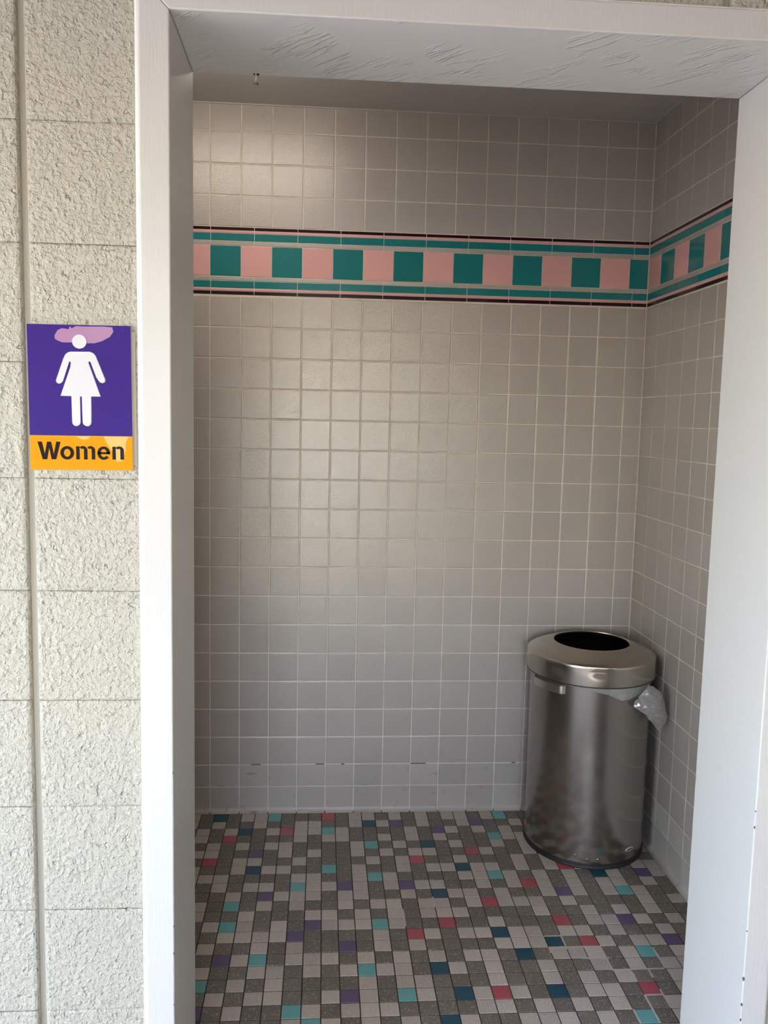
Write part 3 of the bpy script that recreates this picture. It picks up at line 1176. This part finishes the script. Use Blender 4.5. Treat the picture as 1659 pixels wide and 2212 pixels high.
link('bunched_tail', tuft(OUTL, 3.0, 0.16, 0.0), bag)
link('bunched_tail', tuft([(x * 0.97 + 0.40, z + 0.02) for x, z in OUTL[:5]] + OUTL[5:], 8.0, -0.06, 0.03), bag)
link('bunched_tail', tuft([(13.45, -12.18), (13.7, -11.95), (14.0, -11.98), (14.25, -12.2), (14.28, -12.6), (14.15, -12.9), (13.9, -12.75), (13.6, -12.5)], 12.0, 0.20, -0.03), bag)

# ------------------------------------------------------------------ broken hook at the header's rear edge
M['wire'] = plain('pale_wire', (0.62, 0.59, 0.54), 0.4)
M['black_hole'] = plain('dark_hole', (0.006, 0.005, 0.005), 0.9)
M['fluff'] = plain('grey_fluff', (0.30, 0.27, 0.24), 0.9)
hook = bpy.data.objects.new('broken_hook', None)
COL.objects.link(hook)
hook.location = V(2.455, -11.80, 2.245)
tag(hook, 'small broken white hook hanging from the doorway header', 'hook')


def blob(name, loc, rad, mat, parent, seed, sq=(1, 1, 1), lumps=0.5, seg=12):
    verts, faces = [], []
    for i in range(seg + 1):
        ph = math.pi * i / seg
        for j in range(seg):
            th = 2 * math.pi * j / seg
            d = Vector((math.sin(ph) * math.cos(th), math.sin(ph) * math.sin(th), math.cos(ph)))
            r = rad * (1 + lumps * noise.noise(d * 2.3 + Vector((seed, seed, seed))))
            verts.append((d.x * r * sq[0], d.y * r * sq[1], d.z * r * sq[2]))
    for i in range(seg):
        for j in range(seg):
            j2 = (j + 1) % seg
            faces.append((i * seg + j, (i + 1) * seg + j, (i + 1) * seg + j2, i * seg + j2))
    return link(name, new_mesh(name, verts, faces, [mat], smooth=True), parent, loc)


def tube(name, pts, rad, mat, parent, seg=8):
    verts, faces = [], []
    for i, p in enumerate(pts):
        r = rad[i] if isinstance(rad, (list, tuple)) else rad
        for j in range(seg):
            th = 2 * math.pi * j / seg
            verts.append((p[0] + r * math.cos(th), p[1] + r * math.sin(th), p[2]))
    for i in range(len(pts) - 1):
        for j in range(seg):
            j2 = (j + 1) % seg
            faces.append((i * seg + j, i * seg + j2, (i + 1) * seg + j2, (i + 1) * seg + j))
    faces.append(tuple(range(seg)))
    faces.append(tuple(range(len(pts) * seg - 1, (len(pts) - 1) * seg - 1, -1)))
    return link(name, new_mesh(name, verts, faces, [mat], smooth=True), parent)


tube('stem', [(0, 0, 0.002), (0.0002, 0, -0.006), (-0.0002, 0, -0.011), (-0.0008, 0, -0.015)], [0.0013, 0.0013, 0.0014, 0.0019], M['wire'], hook)
blob('frayed_end', (0.0002, 0, -0.0175), 0.0040, M['fluff'], hook, 2.0, (1.35, 0.8, 0.62), 0.9)
blob('frayed_end', (-0.003, -0.001, -0.0165), 0.0018, M['wire'], hook, 5.0, (1, 1, 1), 0.9)
blob('frayed_end', (0.003, -0.001, -0.019), 0.0016, M['black_hole'], hook, 6.0, (1, 1, 1), 0.9)
blob('screw_hole', (-0.0034, -0.0012, -0.0012), 0.0019, M['black_hole'], hook, 1.0, (0.9, 1, 1), 0.2)
blob('screw_hole', (0.0036, -0.0012, -0.0014), 0.0024, M['black_hole'], hook, 1.0, (1.1, 1, 0.9), 0.2)

# ------------------------------------------------------------------ wear: chipped paint, missing grout, pale grout smears
M['chip'] = plain('bare_metal_chip', (0.10, 0.075, 0.075), 0.6)
for z, s in ((-10.75, 1.0), (-11.05, 1.4), (-13.02, 1.0), (-13.95, 2.2), (-14.45, 1.6), (-14.75, 1.5)):
    blob('paint_chip', V(OR_ + 0.006, YFR + 0.006, z), 0.0013 * s, M['chip'], trim, z, (0.8, 0.8, 1.5), 0.7, 8)
for z, s in ((-9.95, 1.2), (-12.7, 1.2), (-13.2, 1.5), (-14.15, 1.0)):
    blob('paint_chip', V(OL - 0.006, YFR + 0.006, z), 0.0012 * s, M['chip'], trim, z, (0.8, 0.8, 1.4), 0.7, 8)
M['gap'] = plain('missing_grout', (0.05, 0.042, 0.036), 0.9)
for x0, x1 in ((3.66, 3.95), (7.0, 7.55), (1.4, 1.75), (4.55, 4.66), (10.62, 10.75)):
    link('grout_gap', box_mesh('grout_gap', V(x0, -0.004, -16.016), V(x1, 0.02, -15.992), M['gap'], 0.0004), wall_back)
M['smear'] = plain('pale_grout_smear', (0.52, 0.49, 0.46), 0.8)
SM = [('v', 25, 16.0, 18.1), ('h', 16, 22.0, 25.0), ('h', 18, 25.0, 27.9), ('v', 28, 16.2, 18.0), ('v', 26, 18.1, 19.0), ('v', 27, 18.0, 18.7), ('h', 20, 26.0, 27.0),
      ('v', 26, 20.0, 22.0), ('v', 27, 19.6, 21.0), ('v', 23, 14.9, 16.2), ('v', 22, 16.0, 16.5), ('v', 14, 12.1, 13.8), ('v', 16, 10.9, 12.0), ('h', 17, 23.6, 25.2),
      ('v', 25, 21.0, 22.0), ('h', 15, 22.0, 23.0)]
for q, (kind, line, s0, s1) in enumerate(SM):
    n = max(3, int((s1 - s0) * 7))
    vs, fs = [], []
    for k in range(n + 1):
        s = s0 + (s1 - s0) * k / n
        wdt = 0.018 + 0.02 * abs(noise.noise(Vector((k * 0.9, q * 3.1, 0))))
        for e in (-1, 1):
            off = e * wdt + 0.01 * noise.noise(Vector((k * 0.7, q, e)))
            if kind == 'v':
                vs.append(V(FX + line * FP + off, FY - s * FP, ZF + 0.002))
            else:
                vs.append(V(FX + s * FP, FY - line * FP + off, ZF + 0.002))
            vs.append(vs[-1] - Vector((0, 0, 0.0015)))
    for k in range(n):
        p = 4 * k
        fs += [(p, p + 2, p + 6, p + 4), (p + 1, p, p + 4, p + 5), (p + 2, p + 3, p + 7, p + 6)]
    link('grout_smear', new_mesh('grout_smear', vs, fs, [M['smear']]), floor)
